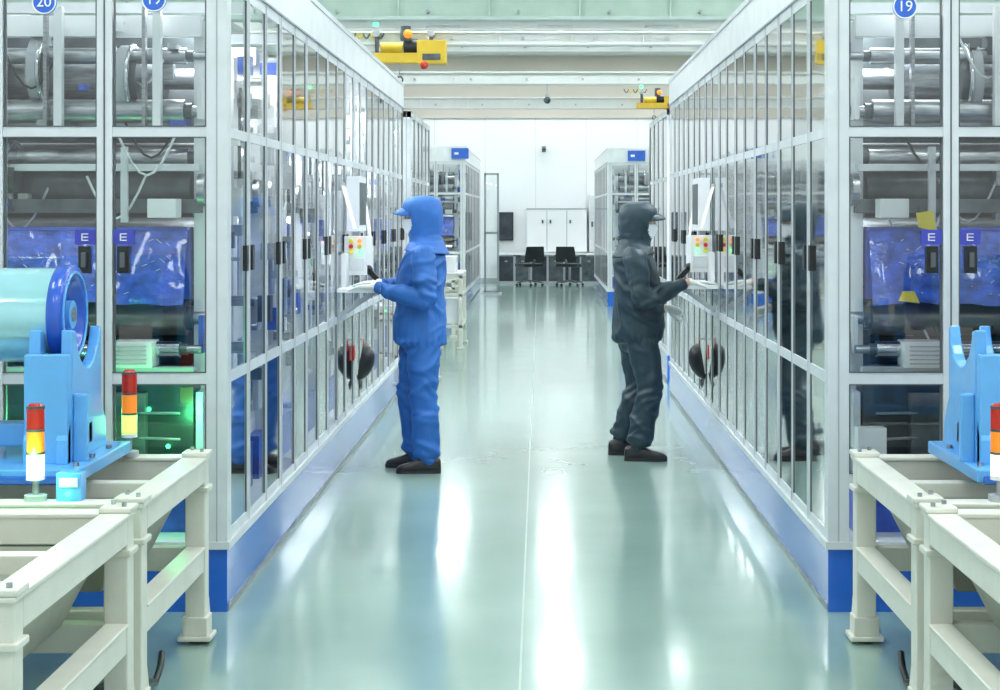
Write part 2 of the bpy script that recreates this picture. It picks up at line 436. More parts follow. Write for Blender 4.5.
    for i in range(3):
        y=d+0.1+i*0.38
        b.box(xi+0.02,xi+0.05,y,y+0.26,0.62,0.86,M_white if i%2 else M_alu)
        b.box(xi+0.03,xi+0.05,y+0.02,y+0.20,2.02,2.2,M_white)
        b.cyl((xi+0.03,y+0.12,1.72),(xi+0.06,y+0.12,1.72),0.07,M_steel,n=20)
        b.box(xi+0.03,xi+0.05,y+0.05,y+0.22,1.02,1.18,rnd.choice([M_white,M_blue2,M_alu]))
        b.box(xi+0.04,xi+0.06,y+0.28,y+0.31,0.95,1.9,M_white)
    for i in range(22):
        y=d+0.05+rnd.random()*(L-0.15);z=0.6+rnd.random()*1.75;w=0.02+rnd.random()*0.08
        b.box(xi-0.03-rnd.random()*0.03,xi+0.03,y,y+w,z,z+w*(0.6+rnd.random()*1.5),rnd.choice([M_white,M_white,M_alu,M_dark2,M_grey,M_blue2,M_steel]))
    for i in range(5):
        y=d+rnd.random()*(L-0.2);z=0.7+rnd.random()*1.2
        b.cyl((xi-0.02,y,z),(xi-0.02,y+0.02*rnd.random(),z+0.3+0.4*rnd.random()),0.008,rnd.choice([M_alu,M_steel,M_black]),n=8)
    b.build(bevel=0.004)
k=0
for i in range(6):
    coater("roll_coating_machine",-1,XL+0.14,XL+1.80,D0+0.20+i*1.38,k,L=1.2,front=(i==0)); k+=1
for i in range(5):
    coater("roll_coating_machine",1,XR+0.14,XR+1.80,D0+0.20+i*1.38,k,L=1.2,front=(i==0)); k+=1
for s,x,d in ((-1,XL,16.4),(1,XR+0.05,16.0)):
    coater("roll_coating_machine",s,x+0.12,x+1.3,d,k,L=1.2);k+=1
for s,x,d in ((-1,XL,28.3),(1,XR,28.9)):
    for j in range(3):
        coater("roll_coating_machine",s,x+0.12,x+1.80,d+j*1.9,k,L=1.2);k+=1

# ---------------------------------------------------------------- signs
def number_sign(txt,x,z,y=D0-0.014):
    b=MB("round_number_sign");b.cyl((x,y,z),(x,y+0.010,z),0.05,M_sign,n=36)
    b.torus((x,y,z),(0,1,0),0.047,0.003,M_paper)
    o=b.build(); t=text("number",txt,(x,y-0.002,z),0.062,M_paper,o)
number_sign("20",-2.01,2.475); number_sign("19",-1.565,2.485); number_sign("19",1.48,2.456)
def top_sign(x0,x1,y,z0,z1):
    b=MB("machine_name_sign");b.box(x0,x1,y-0.03,y,z0,z1,M_sign)
    b.box(x0+0.05,x0+0.12,y-0.035,y-0.03,z0+0.07,z1-0.07,M_paper)
    for i in range(3): b.box(x0+0.15+i*0.04,x0+0.17+i*0.04,y-0.035,y-0.03,z0+0.09,z1-0.09,M_paper)
    b.build()
top_sign(-1.50,-1.21,27.98,2.54,2.72); top_sign(1.52,1.82,28.58,2.52,2.70)

# ---------------------------------------------------------------- roll carts (foreground)
def cart(s,xi,w,d0,d1,h=0.69):
    b=MB("steel_roll_cart"); b.T=Matrix.Scale(-1,4,Vector((1,0,0))) if s<0 else Matrix.Identity(4)
    xo=xi+w; t=0.075
    for x in (xi,xo-t):
        for y in (d0,d1-t):
            b.box(x,x+t,y,y+t,0.02,h,M_cream)
            b.box(x-0.025,x+t+0.025,y-0.025,y+t+0.025,0.012,0.03,M_cream)
            b.box(x-0.01,x+t+0.01,y-0.01,y+t+0.01,0.03,0.10,M_cream)
            b.cyl((x+t/2,y+t/2,0.0),(x+t/2,y+t/2,0.02),0.035,M_rubber,n=14)
            b.add([(x,y+t,0.03),(x+t,y+t,0.03),(x+t,y+t,0.18),(x,y+t,0.18),(x,y+t+0.05,0.03),(x+t,y+t+0.05,0.03)],[(0,1,2,3),(0,4,5,1),(3,2,5,4),(0,3,4),(1,5,2)],M_cream)
    for x in (xi,xo-t):
        b.box(x,x+t,d0+t,d1-t,h-0.085,h,M_cream)
        b.box(x-0.008,x+t+0.008,d0-0.01,d1+0.01,h-0.004,h+0.012,M_cream)
        b.box(x+0.004,x+t-0.012,d0+t,d1-t,0.27,0.36,M_cream)
        b.box(x-0.004,x+t-0.004,d0+t,d1-t,0.355,0.365,M_cream)
    for y in (d0,d1-t):
        b.box(xi+t,xo-t,y,y+t,h-0.085,h,M_cream)
        b.box(xi+t,xo-t,y-0.006,y+t+0.006,h-0.004,h+0.012,M_cream)
        b.box(xi+t,xo-t,y+0.01,y+t-0.01,0.27,0.36,M_cream)
    for x in (xi,xo-t):
        for y in (d0,d1-t):
            b.box(x-0.012,x+t+0.012,y-0.012,y+t+0.012,h-0.12,h-0.10,M_cream)
            b.box(x-0.012,x+t+0.012,y-0.012,y+t+0.012,h+0.012,h+0.03,M_cream)
            for (dx,dy) in ((0.015,0.015),(t-0.015,t-0.015)):
                b.cyl((x+dx,y+dy,h+0.03),(x+dx,y+dy,h+0.042),0.009,M_steel,n=6)
    m=0.10
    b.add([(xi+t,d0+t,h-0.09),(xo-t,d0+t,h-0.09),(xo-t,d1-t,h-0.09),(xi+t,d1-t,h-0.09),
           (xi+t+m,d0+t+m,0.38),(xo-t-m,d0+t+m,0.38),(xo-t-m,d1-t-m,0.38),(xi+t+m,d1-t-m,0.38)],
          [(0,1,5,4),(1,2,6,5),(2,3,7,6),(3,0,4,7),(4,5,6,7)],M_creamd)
    ym=(d0+d1)/2
    b.box(xi+t,xo-t,ym-0.03,ym+0.03,h-0.06,h-0.005,M_cream)
    b.build(bevel=0.006)
cart(-1,1.26,1.25,5.22,6.28); cart(-1,1.26,1.25,3.95,5.12)
cart(1,1.19,1.25,5.22,6.28); cart(1,1.19,1.25,3.95,5.12)

def roll_stand(s,xi,po,ro,name="film_roll_stand"):
    b=MB(name); b.T=Matrix.Scale(-1,4,Vector((1,0,0))) if s<0 else Matrix.Identity(4)
    y=5.85; z=1.26; h=0.724
    b.box(xi,xi+0.90,y-0.38,y+0.32,h,h+0.045,M_lblue)
    b.box(xi+0.02,xi+0.90,y-0.40,y-0.36,h-0.004,h+0.025,M_blue)
    def plate(x0,x1):
        prof=[(-0.27,0.767),(0.24,0.767),(0.24,0.85),(0.17,0.95),(0.17,1.20)]
        for i in range(0,13):
            a=math.radians(-15-150*i/12)
            prof.append((0.185*math.cos(a)*0.88,z+0.185*math.sin(a)))
        prof+= [(-0.20,1.22),(-0.21,0.95),(-0.27,0.85)]
        n=len(prof)
        vs=[(x0,y+p,q) for p,q in prof]+[(x1,y+p,q) for p,q in prof]
        fs=[tuple(range(n)),tuple(range(2*n-1,n-1,-1))]+[(i,(i+1)%n,n+(i+1)%n,n+i) for i in range(n)]
        b.add(vs,fs,M_lblue)
    plate(xi+po,xi+po+0.04); plate(xi+po+0.11,xi+po+0.15); plate(xi+0.80,xi+0.86)
    b.box(xi+po,xi+po+0.15,y-0.26,y-0.22,0.767,1.14,M_lblue)
    b.box(xi+po-0.05,xi+po,y-0.20,y-0.17,0.767,1.0,M_lblue)
    b.box(xi+po,xi+0.86,y-0.05,y+0.05,0.80,0.88,M_lblue)
    for yy in (y-0.10,y+0.10):
        b.cyl((xi+po+0.04,yy,1.055),(xi+po+0.11,yy,1.055),0.025,M_rubber,n=18)
    for q in (-0.3,-0.1,0.12):
        b.cyl((xi+0.03,y+q,h+0.045),(xi+0.03,y+q,h+0.058),0.012,M_steel,n=6)
    b.build(bevel=0.006)
    r=MB("film_roll"); r.T=b.T
    x0=xi+ro
    r.cyl((x0+0.045,y,z),(x0+0.95,y,z),0.166,M_film,n=64)
    n=48
    vs=[];fs=[]
    P=[(0.0,0.118),(0.0,0.174),(0.008,0.178),(0.045,0.178),(0.052,0.172),(0.052,0.08),(0.03,0.08),(0.03,0.112)]
    for i in range(n):
        a=2*PI*i/n
        for (dx,rr) in P: vs.append((x0+dx,y+rr*math.cos(a),z+rr*math.sin(a)))
    q=len(P)
    for i in range(n):
        for j in range(q):
            fs.append((i*q+j,((i+1)%n)*q+j,((i+1)%n)*q+(j+1)%q,i*q+(j+1)%q))
    r.add(vs,fs,M_flange,True)
    r.cyl((x0+0.035,y,z),(x0+0.05,y,z),0.118,M_flange,n=32)
    r.torus((x0-0.002,y,z),(1,0,0),0.15,0.005,M_lblue)
    r.cyl((x0+0.005,y,z),(x0+0.05,y,z),0.05,M_lblue,n=20)
    r.cyl((x0+0.0,y,z),(x0+0.05,y,z),0.025,M_steel,n=20)
    r.box(x0+0.33,x0+0.94,y-0.170,y-0.166,0.80,z,M_film)
    r.build()
roll_stand(-1,1.53,0.07,0.12); roll_stand(1,1.45,0.04,0.26)

def stack_light(x,y,z,H,cols):
    b=MB("stack_light")
    b.cyl((x,y,z),(x,y,z+0.02),0.035,M_grey,n=24)
    b.cyl((x,y,z+0.02),(x,y,z+0.26*H),0.011,M_steel,n=12)
    zz=z+0.26*H; h=H*0.74/ (len(cols)+0.15)
    b.cyl((x,y,zz-0.012),(x,y,zz),0.029,M_white,n=24)
    for c in cols:
        b.cyl((x,y,zz+0.004),(x,y,zz+h-0.004),0.028,c,n=28)
        b.cyl((x,y,zz+h-0.004),(x,y,zz+h+0.004),0.0295,M_dark2,n=28)
        zz+=h
    b.cyl((x,y,zz),(x,y,zz+0.012),0.027,M_redl,r1=0.018,n=24)
    b.build()
stack_light(-1.548,6.22,0.703,0.325,[M_greenl,M_amberl,M_redl])
stack_light(-1.608,5.26,0.702,0.31,[M_whitel,M_amberl,M_redl])
stack_light(1.465,5.26,0.702,0.31,[M_whitel,M_amberl,M_redl])
def ctrl_box(x,y,z):
    b=MB("junction_box");b.box(x-0.04,x+0.04,y-0.03,y+0.03,z,z+0.09,M_lblue);b.box(x-0.03,x+0.03,y-0.035,y-0.03,z+0.045,z+0.075,M_white)
    b.cyl((x,y-0.03,z+0.025),(x,y-0.04,z+0.025),0.010,M_greenled,n=14);b.build(bevel=0.004)
ctrl_box(-1.50,5.28,0.702)
def cable(x,s):
    b=MB("floor_cable")
    for k in range(3):
        pts=[(x+s*(0.03*k+0.05*math.sin(t*0.5+k)),4.9+t*0.08,0.02+0.09*abs(math.sin(t*0.35+k))) for t in range(12)]
        b.rings(pts,[0.012]*12,M_black,n=8)
    b.build()
cable(-1.36,-1);cable(1.30,1)

# ---------------------------------------------------------------- operator consoles
def console(s,xa,d):
    b=MB("operator_console"); b.T=Matrix.Scale(-1,4,Vector((1,0,0))) if s<0 else Matrix.Identity(4)
    x=xa-0.010
    b.box(x-0.12,x,d+0.25,d+0.80,1.22,1.46,M_white)
    b.box(x-0.08,x,d+0.30,d+0.75,1.50,1.86,M_white)
    b.box(x-0.084,x-0.08,d+0.34,d+0.71,1.54,1.82,M_dark2)
    b.beam((x-0.04,d+0.5,1.45),(x-0.04,d+0.5,1.52),0.05,0.05,M_grey,up=(1,0,0))
    b.box(x-0.25,x,d-0.22,d+0.28,1.125,1.15,M_white)
    b.box(x-0.24,x-0.08,d-0.02,d+0.24,1.15,1.158,M_black)
    b.beam((x-0.21,d+0.2,1.12),(x-0.01,d+0.2,0.98),0.025,0.025,M_grey)
    b.beam((x-0.21,d-0.15,1.12),(x-0.01,d-0.15,0.98),0.025,0.025,M_grey)
    b.beam((x-0.22,d+0.30,1.17),(x-0.14,d+0.32,1.25),0.03,0.035,M_black)
    b.ball((x-0.14,d+0.32,1.25),0.03,M_black)
    b.box(x-0.14,x,d+0.17,d+0.25,1.22,1.47,M_white)
    b.box(x-0.03,x,d+0.0,d+0.17,1.15,1.36,M_white)
    for i,(m,zz) in enumerate(((M_tape,1.44),(M_red,1.405),(M_tape,1.37))):
        b.cyl((x-0.045,d+0.17,zz),(x-0.045,d+0.150,zz),0.014,m,n=16)
    for i,(m,zz) in enumerate(((M_orange,1.44),(M_yellow,1.405),(M_greenled,1.37))):
        b.cyl((x-0.10,d+0.17,zz),(x-0.10,d+0.15,zz),0.013 if i<2 else 0.007,m,n=16)
    b.box(x-0.125,x-0.02,d+0.165,d+0.17,1.25,1.33,M_alu)
    b.build(bevel=0.005)
    p=MB("hanging_work_sheet"); p.T=b.T
    for (yy,z0,z1,t) in ((d+1.0,1.5,1.85,0.03),(d+0.02,1.52,1.80,0.035),(d+1.4,1.35,1.68,0.02)):
        p.box(x-0.012,x-0.004,yy-0.11,yy+0.11,z1-0.01,z1+0.015,M_steel)
        p.add([(x-0.008,yy-0.10,z1),(x-0.008,yy+0.10,z1),(x-0.008-t*2.2,yy+0.10,z0),(x-0.008-t*2.2,yy-0.10,z0),
               (x-0.010,yy-0.10,z1),(x-0.010,yy+0.10,z1),(x-0.011-t*2.2,yy+0.10,z0),(x-0.011-t*2.2,yy-0.10,z0)],
              [(0,1,2,3),(7,6,5,4),(0,4,5,1),(2,6,7,3),(1,5,6,2),(0,3,7,4)],M_paper)
    p.build()
console(-1,XL,10.45); console(1,XR,10.95)

def helmet(s,xa,d,z):
    b=MB("hanging_safety_helmet"); b.T=Matrix.Scale(-1,4,Vector((1,0,0))) if s<0 else Matrix.Identity(4)
    n=28;h=8;vs=[];fs=[]
    for i in range(h+1):
        ph=PI/2*i/h
        for k in range(n):
            t=2*PI*k/n
            vs.append((xa-0.03-0.095*math.cos(ph)-0.001-0.02*math.sin(t)*math.sin(ph),d+0.085*max(math.sin(ph),.01)*math.cos(t),z+0.125*max(math.sin(ph),.01)*math.sin(t)))
    for i in range(h):
        for k in range(n):
            k2=(k+1)%n; fs.append((i*n+k,i*n+k2,(i+1)*n+k2,(i+1)*n+k))
    b.add(vs,fs,M_black,True)
    vs=[];fs=[]
    for i in range(9):
        a=math.radians(-130+80*i/8)
        for rr,dx in ((0.11,0.012),(0.19,0.035),(0.19,0.029),(0.11,0.006)):
            vs.append((xa-dx,d+rr*math.cos(a)*0.7,z+rr*math.sin(a)))
    for i in range(8):
        for j in range(4): fs.append((i*4+j,(i+1)*4+j,(i+1)*4+(j+1)%4,i*4+(j+1)%4))
    b.add(vs,fs,M_black,True)
    b.beam((xa,d,z+0.155),(xa-0.06,d,z+0.155),0.012,0.012,M_steel)
    b.beam((xa-0.05,d,z+0.165),(xa-0.05,d,z+0.08),0.008,0.008,M_red,up=(1,0,0))
    b.box(xa-0.012,xa-0.002,d-0.22,d-0.17,z+0.03,z+0.13,M_red)
    b.build()
helmet(-1,XL,11.4,0.59); helmet(1,XR,11.6,0.58)

# ---------------------------------------------------------------- overhead crane
def crane_beam(name,y,z0,z1,m,w=0.28):
    b=MB(name)
    b.box(-XW+0.02,XW-0.02,y-w/2,y+w/2,z0,z0+0.03,m)
    b.box(-XW+0.02,XW-0.02,y-w/2,y+w/2,z1-0.03,z1,m)
    b.box(-XW+0.02,XW-0.02,y-w/4,y+w/4,z0+0.03,z1-0.03,m)
    b.box(-XW+0.02,XW-0.02,y-w/2-0.003,y-w/2,z0-0.012,z0+0.004,M_grey)
    for i in range(14):
        x=-XW+0.4+i*0.93
        b.box(x-0.008,x+0.008,y-w/2+0.01,y+w/2-0.01,z0+0.03,z1-0.03,m)
        b.cyl((x+0.3,y-w/2-0.01,z0+0.08),(x+0.3,y-w/4,z0+0.08),0.018,M_grey,n=10)
    b.build(bevel=0.004)
crane_beam("overhead_crane_beam",17.0,3.60,3.86,M_beamg)
crane_beam("overhead_crane_beam",21.5,3.80,3.98,M_beam)
crane_beam("overhead_crane_beam",24.5,4.00,4.35,M_beam)
crane_beam("overhead_crane_beam",27.5,3.76,3.97,M_beam)
crane_beam("overhead_crane_beam",33.0,3.70,3.93,M_beam)
for s in (-1,1):
    b=MB("crane_runway_rail"); b.box(s*3.9-0.1,s*3.9+0.1,10,WB-0.2,3.98,4.02,M_beam); b.box(s*3.9-0.03,s*3.9+0.03,10,WB-0.2,4.02,4.25,M_beam)
    for i in range(8):
        b.box(s*3.9-0.03,s*3.9+0.03,11+i*3.6,11.06+i*3.6,4.25,ZC,M_beam)
    b.build()
def hoist(x,y,z,s,sc_=1.0):
    b=MB("crane_hoist")
    q=sc_
    b.box(x-0.45*q,x+0.15*q,y-0.12,y+0.12,z-0.05*q,z+0.06*q,M_yellow)
    b.box(x+0.10*q,x+0.42*q,y-0.13,y+0.13,z-0.06*q,z+0.20*q,M_yellow)
    b.box(x+0.16*q,x+0.36*q,y-0.14,y-0.13,z-0.02*q,z+0.05*q,M_dark2)
    b.cyl((x-0.05*q,y,z+0.14*q),(x+0.10*q,y,z+0.14*q),0.085*q,M_black,n=20)
    b.cyl((x-0.30*q,y-0.06,z+0.12*q),(x-0.06*q,y-0.06,z+0.12*q),0.06*q,M_yellow,n=20)
    b.ball((x-0.0*q,y-0.1,z+0.27*q),0.05*q,M_orange)
    b.cyl((x-0.03*q,y-0.02,z+0.2*q),(x-0.03*q,y-0.02,z+0.36*q),0.06*q,M_dark2,n=16)
    for i in range(2):
        xx=x-0.35*q+i*0.6*q
        b.beam((xx,y,z+0.06*q),(xx,y,z+0.30*q),0.05,0.04,M_dark2,up=(0,1,0))
        b.cyl((xx,y-0.1,z+0.28*q),(xx,y+0.14,z+0.28*q),0.04*q,M_steel,n=16)
    b.beam((x-0.1*q,y,z-0.05*q),(x-0.1*q,y,z-0.20*q),0.02,0.02,M_steel,up=(0,1,0))
    b.torus((x-0.1*q,y,z-0.23*q),(0,1,0),0.035*q,0.01*q,M_dark2,n=16)
    b.ball((x+0.18*q,y-0.14,z-0.08*q),0.045*q,M_redl)
    b.cyl((x-0.36*q,y-0.05,z+0.36*q),(x-0.36*q,y-0.05,z+0.42*q),0.03*q,M_greenled,n=12)
    for i in range(5):
        pts=[(x-0.45*q+0.2-i*0.09-0.09*t/6,y+0.05,z+0.34-0.07*math.sin(PI*t/6)) for t in range(7)]
        b.rings(pts,[0.012]*7,M_yellow if i%2 else M_dark2,n=6)
    b.build(bevel=0.006)
hoist(-1.69,21.22,3.60,-1,1.16); hoist(2.36,32.72,3.74,1,0.98)
def pendant(x,y,ztop,z):
    b=MB("ceiling_sensor");b.cyl((x,y,z),(x,y,ztop),0.008,M_grey,n=8);b.ball((x,y,z),0.06,M_dark2);b.cyl((x,y,z+0.04),(x,y,z+0.09),0.035,M_grey,n=14);b.build()
pendant(0.12,27.5,3.76,3.50)
b=MB("security_camera");b.box(0.05,0.13,WB-0.06,WB-0.003,3.10,3.20,M_white);b.beam((0.09,WB-0.02,3.14),(0.09,WB-0.25,3.08),0.09,0.09,M_dark2);b.build()

# ---------------------------------------------------------------- far end furniture
b=MB("wall_monitor");b.box(-0.95,-0.62,WB-0.09,WB-0.003,0.98,1.64,M_black);b.box(-0.93,-0.64,WB-0.095,WB-0.09,1.0,1.62,M_dark);b.build(bevel=0.01)
b=MB("wall_cabinet")
b.box(-0.30,1.08,WB-0.35,WB-0.003,0.72,1.70,M_wallw)
for x in (0.16,0.62): b.box(x-0.008,x+0.008,WB-0.356,WB-0.35,0.74,1.68,M_grey)
for x in (0.06,0.24,0.70): b.box(x-0.02,x+0.02,WB-0.37,WB-0.35,1.38,1.46,M_dark2)
b.box(-0.31,1.09,WB-0.36,WB-0.003,1.70,1.73,M_grey)
b.build()
b=MB("electrical_panel");b.box(1.14,1.60,WB-0.3,WB-0.01,0.72,2.05,M_wallw)
b.box(1.16,1.58,WB-0.305,WB-0.3,0.75,2.02,M_alu);b.box(1.19,1.23,WB-0.32,WB-0.305,1.3,1.42,M_dark2);b.build(bevel=0.005)
b=MB("low_storage_bench")
b.box(-1.0,1.7,WB-0.75,WB-0.36,0.66,0.70,M_white)
b.box(-0.98,1.68,WB-0.72,WB-0.36,0.0,0.66,M_grey)
for i in range(7):
    x=-0.96+i*0.38
    b.box(x+0.02,x+0.35,WB-0.73,WB-0.72,0.06,0.63,M_dark if i%2==0 else M_dark2)
    b.box(x+0.15,x+0.22,WB-0.745,WB-0.73,0.5,0.53,M_steel)
b.build()
def chair(x,y,rot):
    b=MB("office_chair"); b.T=Matrix.Translation((x,y,0))@Matrix.Rotation(rot,4,'Z')
    for i in range(5):
        a=2*PI*i/5
        p=(0.30*math.cos(a),0.30*math.sin(a),0.08)
        b.beam((0,0,0.13),p,0.04,0.03,M_dark2)
        b.cyl((p[0]-0.02,p[1],0.03),(p[0]+0.02,p[1],0.03),0.03,M_rubber,n=14)
        b.cyl((p[0],p[1],0.03),(p[0],p[1],0.08),0.01,M_steel,n=8)
    b.cyl((0,0,0.1),(0,0,0.42),0.028,M_steel,n=14)
    b.box(-0.24,0.24,-0.24,0.24,0.43,0.50,M_black)
    vs=[];fs=[];nx=8;nz=8
    for side in (0,0.03):
        for j in range(nz+1):
            for i in range(nx+1):
                u=i/nx*2-1;w=j/nz
                vs.append((u*0.23*(1-0.12*w*w),0.24+side+0.06*w-0.05*u*u*-1-0.05,0.54+0.34*w))
    o=(nx+1)*(nz+1)
    for j in range(nz):
        for i in range(nx):
            a=j*(nx+1)+i
            fs.append((a,a+1,a+nx+2,a+nx+1)); fs.append((o+a,o+a+nx+1,o+a+nx+2,o+a+1))
    b.add(vs,fs,M_black,True)
    b.beam((0,0.18,0.42),(0,0.28,0.60),0.06,0.025,M_dark2)
    for sx in (-0.29,0.29):
        b.beam((sx,0.02,0.44),(sx,0.02,0.66),0.03,0.03,M_dark2,up=(0,1,0))
        b.box(sx-0.035,sx+0.035,-0.15,0.12,0.66,0.69,M_black)
    b.box(-0.29,0.29,0.0,0.04,0.42,0.45,M_dark2)
    b.build(bevel=0.012)
chair(-0.24,36.6,PI+0.45); chair(0.66,36.6,PI-0.35)

b=MB("glass_screen_panel")
x0,x1,y=-1.12,-0.82,33.0
for x in (x0,x1-0.04): b.box(x,x+0.04,y,y+0.05,0,2.42,M_grey)
for z in (0.03,1.2,2.38): b.box(x0,x1,y,y+0.05,z,z+0.04,M_grey)
b.quad((x0+0.04,y+0.02,0.07),(x1-0.04,y+0.02,0.07),(x1-0.04,y+0.02,2.38),(x0+0.04,y+0.02,2.38),M_glass)
b.box(x0-0.05,x1+0.05,y-0.15,y+0.2,0,0.03,M_alu)
b.build()
def stand(s,x0,x1,y0,y1,h):
    b=MB("white_equipment_stand")
    for x in (x0,x1-0.05):
        for y in (y0,y1-0.05): 
            b.box(x,x+0.05,y,y+0.05,0.03,h,M_cream); b.box(x-0.02,x+0.07,y-0.02,y+0.07,0,0.03,M_cream)
    for z in (0.25,0.62,h-0.04):
        b.box(x0,x1,y0,y0+0.04,z,z+0.04,M_cream);b.box(x0,x1,y1-0.04,y1,z,z+0.04,M_cream)
        b.box(x0,x0+0.04,y0,y1,z,z+0.04,M_cream);b.box(x1-0.04,x1,y0,y1,z,z+0.04,M_cream)
    b.box(x0,x1,y0,y1,h,h+0.03,M_white)
    b.box(x0+0.03,x1-0.08,y0+0.1,y0+0.5,h+0.03,h+0.22,M_white)
    b.box(x0+0.05,x1-0.05,y0+0.06,y1-0.06,0.30,0.60,M_white)
    b.build(bevel=0.006)
stand(-1,-1.22,-0.92,19.6,20.6,0.88); stand(-1,-1.42,-1.10,21.4,22.6,0.75)
stand(-1,-1.22,-0.98,15.5,16.1,0.72)
stand(1,1.12,1.42,20.5,21.6,0.85)

# ---------------------------------------------------------------- people
def catmull(P,sub):
    out=[]
    n=len(P)
    for i in range(n-1):
        p0=P[max(i-1,0)];p1=P[i];p2=P[i+1];p3=P[min(i+2,n-1)]
        for k in range(sub):
            t=k/sub
            out.append(tuple(0.5*((2*b_)+(-a+c)*t+(2*a-5*b_+4*c-d)*t*t+(-a+3*b_-3*c+d)*t**3) for a,b_,c,d in zip(p0,p1,p2,p3)))
    out.append(tuple(P[-1])); return out
def limb(b,pr,m,n=20,sub=5):
    q=catmull(pr,sub)
    b.rings([p[:3] for p in q],[max(p[3],0.003) for p in q],m,n=n)
    for e in (pr[0],pr[-1]): b.ball(e[:3],e[3]*0.98,m,14,8)
def fuse(b,voxel,iters,material,parent,name,disp=None):
    o=b.build()
    r=o.modifiers.new("r",'REMESH');r.mode='VOXEL';r.voxel_size=voxel
    sm=o.modifiers.new("s",'SMOOTH');sm.iterations=iters;sm.factor=0.5
    dg=bpy.context.evaluated_depsgraph_get()
    me=bpy.data.meshes.new_from_object(o.evaluated_get(dg))
    old=o.data; bpy.data.objects.remove(o); bpy.data.meshes.remove(old)
    if disp:
        nn=[v.normal.copy() for v in me.vertices]
        for v,nr in zip(me.vertices,nn):
            v.co=v.co+nr*disp(v.co)
    me.materials.clear(); me.materials.append(material)
    for p in me.polygons: p.use_smooth=True; p.material_index=0
    o=bpy.data.objects.new(name,me); sc.collection.objects.link(o); o.parent=parent
    return o
def hand(b,wrist,d,nrm,thumb,curl,m,sc_=1.0):
    d=Vector(d).normalized(); nrm=Vector(nrm); nrm=(nrm-d*nrm.dot(d)).normalized()
    s=d.cross(nrm)*thumb
    w=Vector(wrist)
    for off in (-0.028,-0.010,0.010,0.028):
        P=[w+s*off*0.6, w+d*0.045*sc_+s*off, w+d*0.092*sc_+s*off*1.02]
        b.rings([tuple(p) for p in P],[0.014,0.0155,0.0125],m,n=12)
        b.ball(tuple(P[-1]),0.0125,m,10,6)
    lens={0.030:(0.040,0.026,0.020),0.010:(0.045,0.030,0.022),-0.010:(0.042,0.028,0.021),-0.029:(0.033,0.022,0.018)}
    for i,(off,ls) in enumerate(lens.items()):
        p=w+d*0.088*sc_+s*off; ang=0.0; dirv=d
        pts=[p.copy()]
        for j,l in enumerate(ls):
            ang+=curl*(1.0+0.15*i)*(0.8 if j==0 else 1.0)
            dirv=(d*math.cos(ang)+nrm*math.sin(ang)+s*off*4.0*(1 if j==0 else 0.5)).normalized()
            p=p+dirv*l*sc_; pts.append(p.copy())
        b.rings([tuple(x) for x in pts],[0.0100,0.0093,0.0086,0.0075],m,n=12)
        for x,r in zip(pts,[0.0100,0.0093,0.0086,0.0075]): b.ball(tuple(x),r,m,10,6)
    p=w+d*0.022+s*0.026
    pts=[p,p+(d*0.6+s*0.75+nrm*0.25).normalized()*0.042,]
    pts.append(pts[-1]+(d*0.9+s*0.3+nrm*0.35).normalized()*0.034)
    pts.append(pts[-1]+(d*0.95+s*0.05+nrm*0.4).normalized()*0.024)
    b.rings([tuple(x) for x in pts],[0.016,0.0125,0.011,0.009],m,n=12)
    for x,r in zip(pts,[0.016,0.0125,0.011,0.009]): b.ball(tuple(x),r,m,10,6)

def crease(p):
    n=noise.noise(p)
    return math.exp(-(n/0.16)**2)

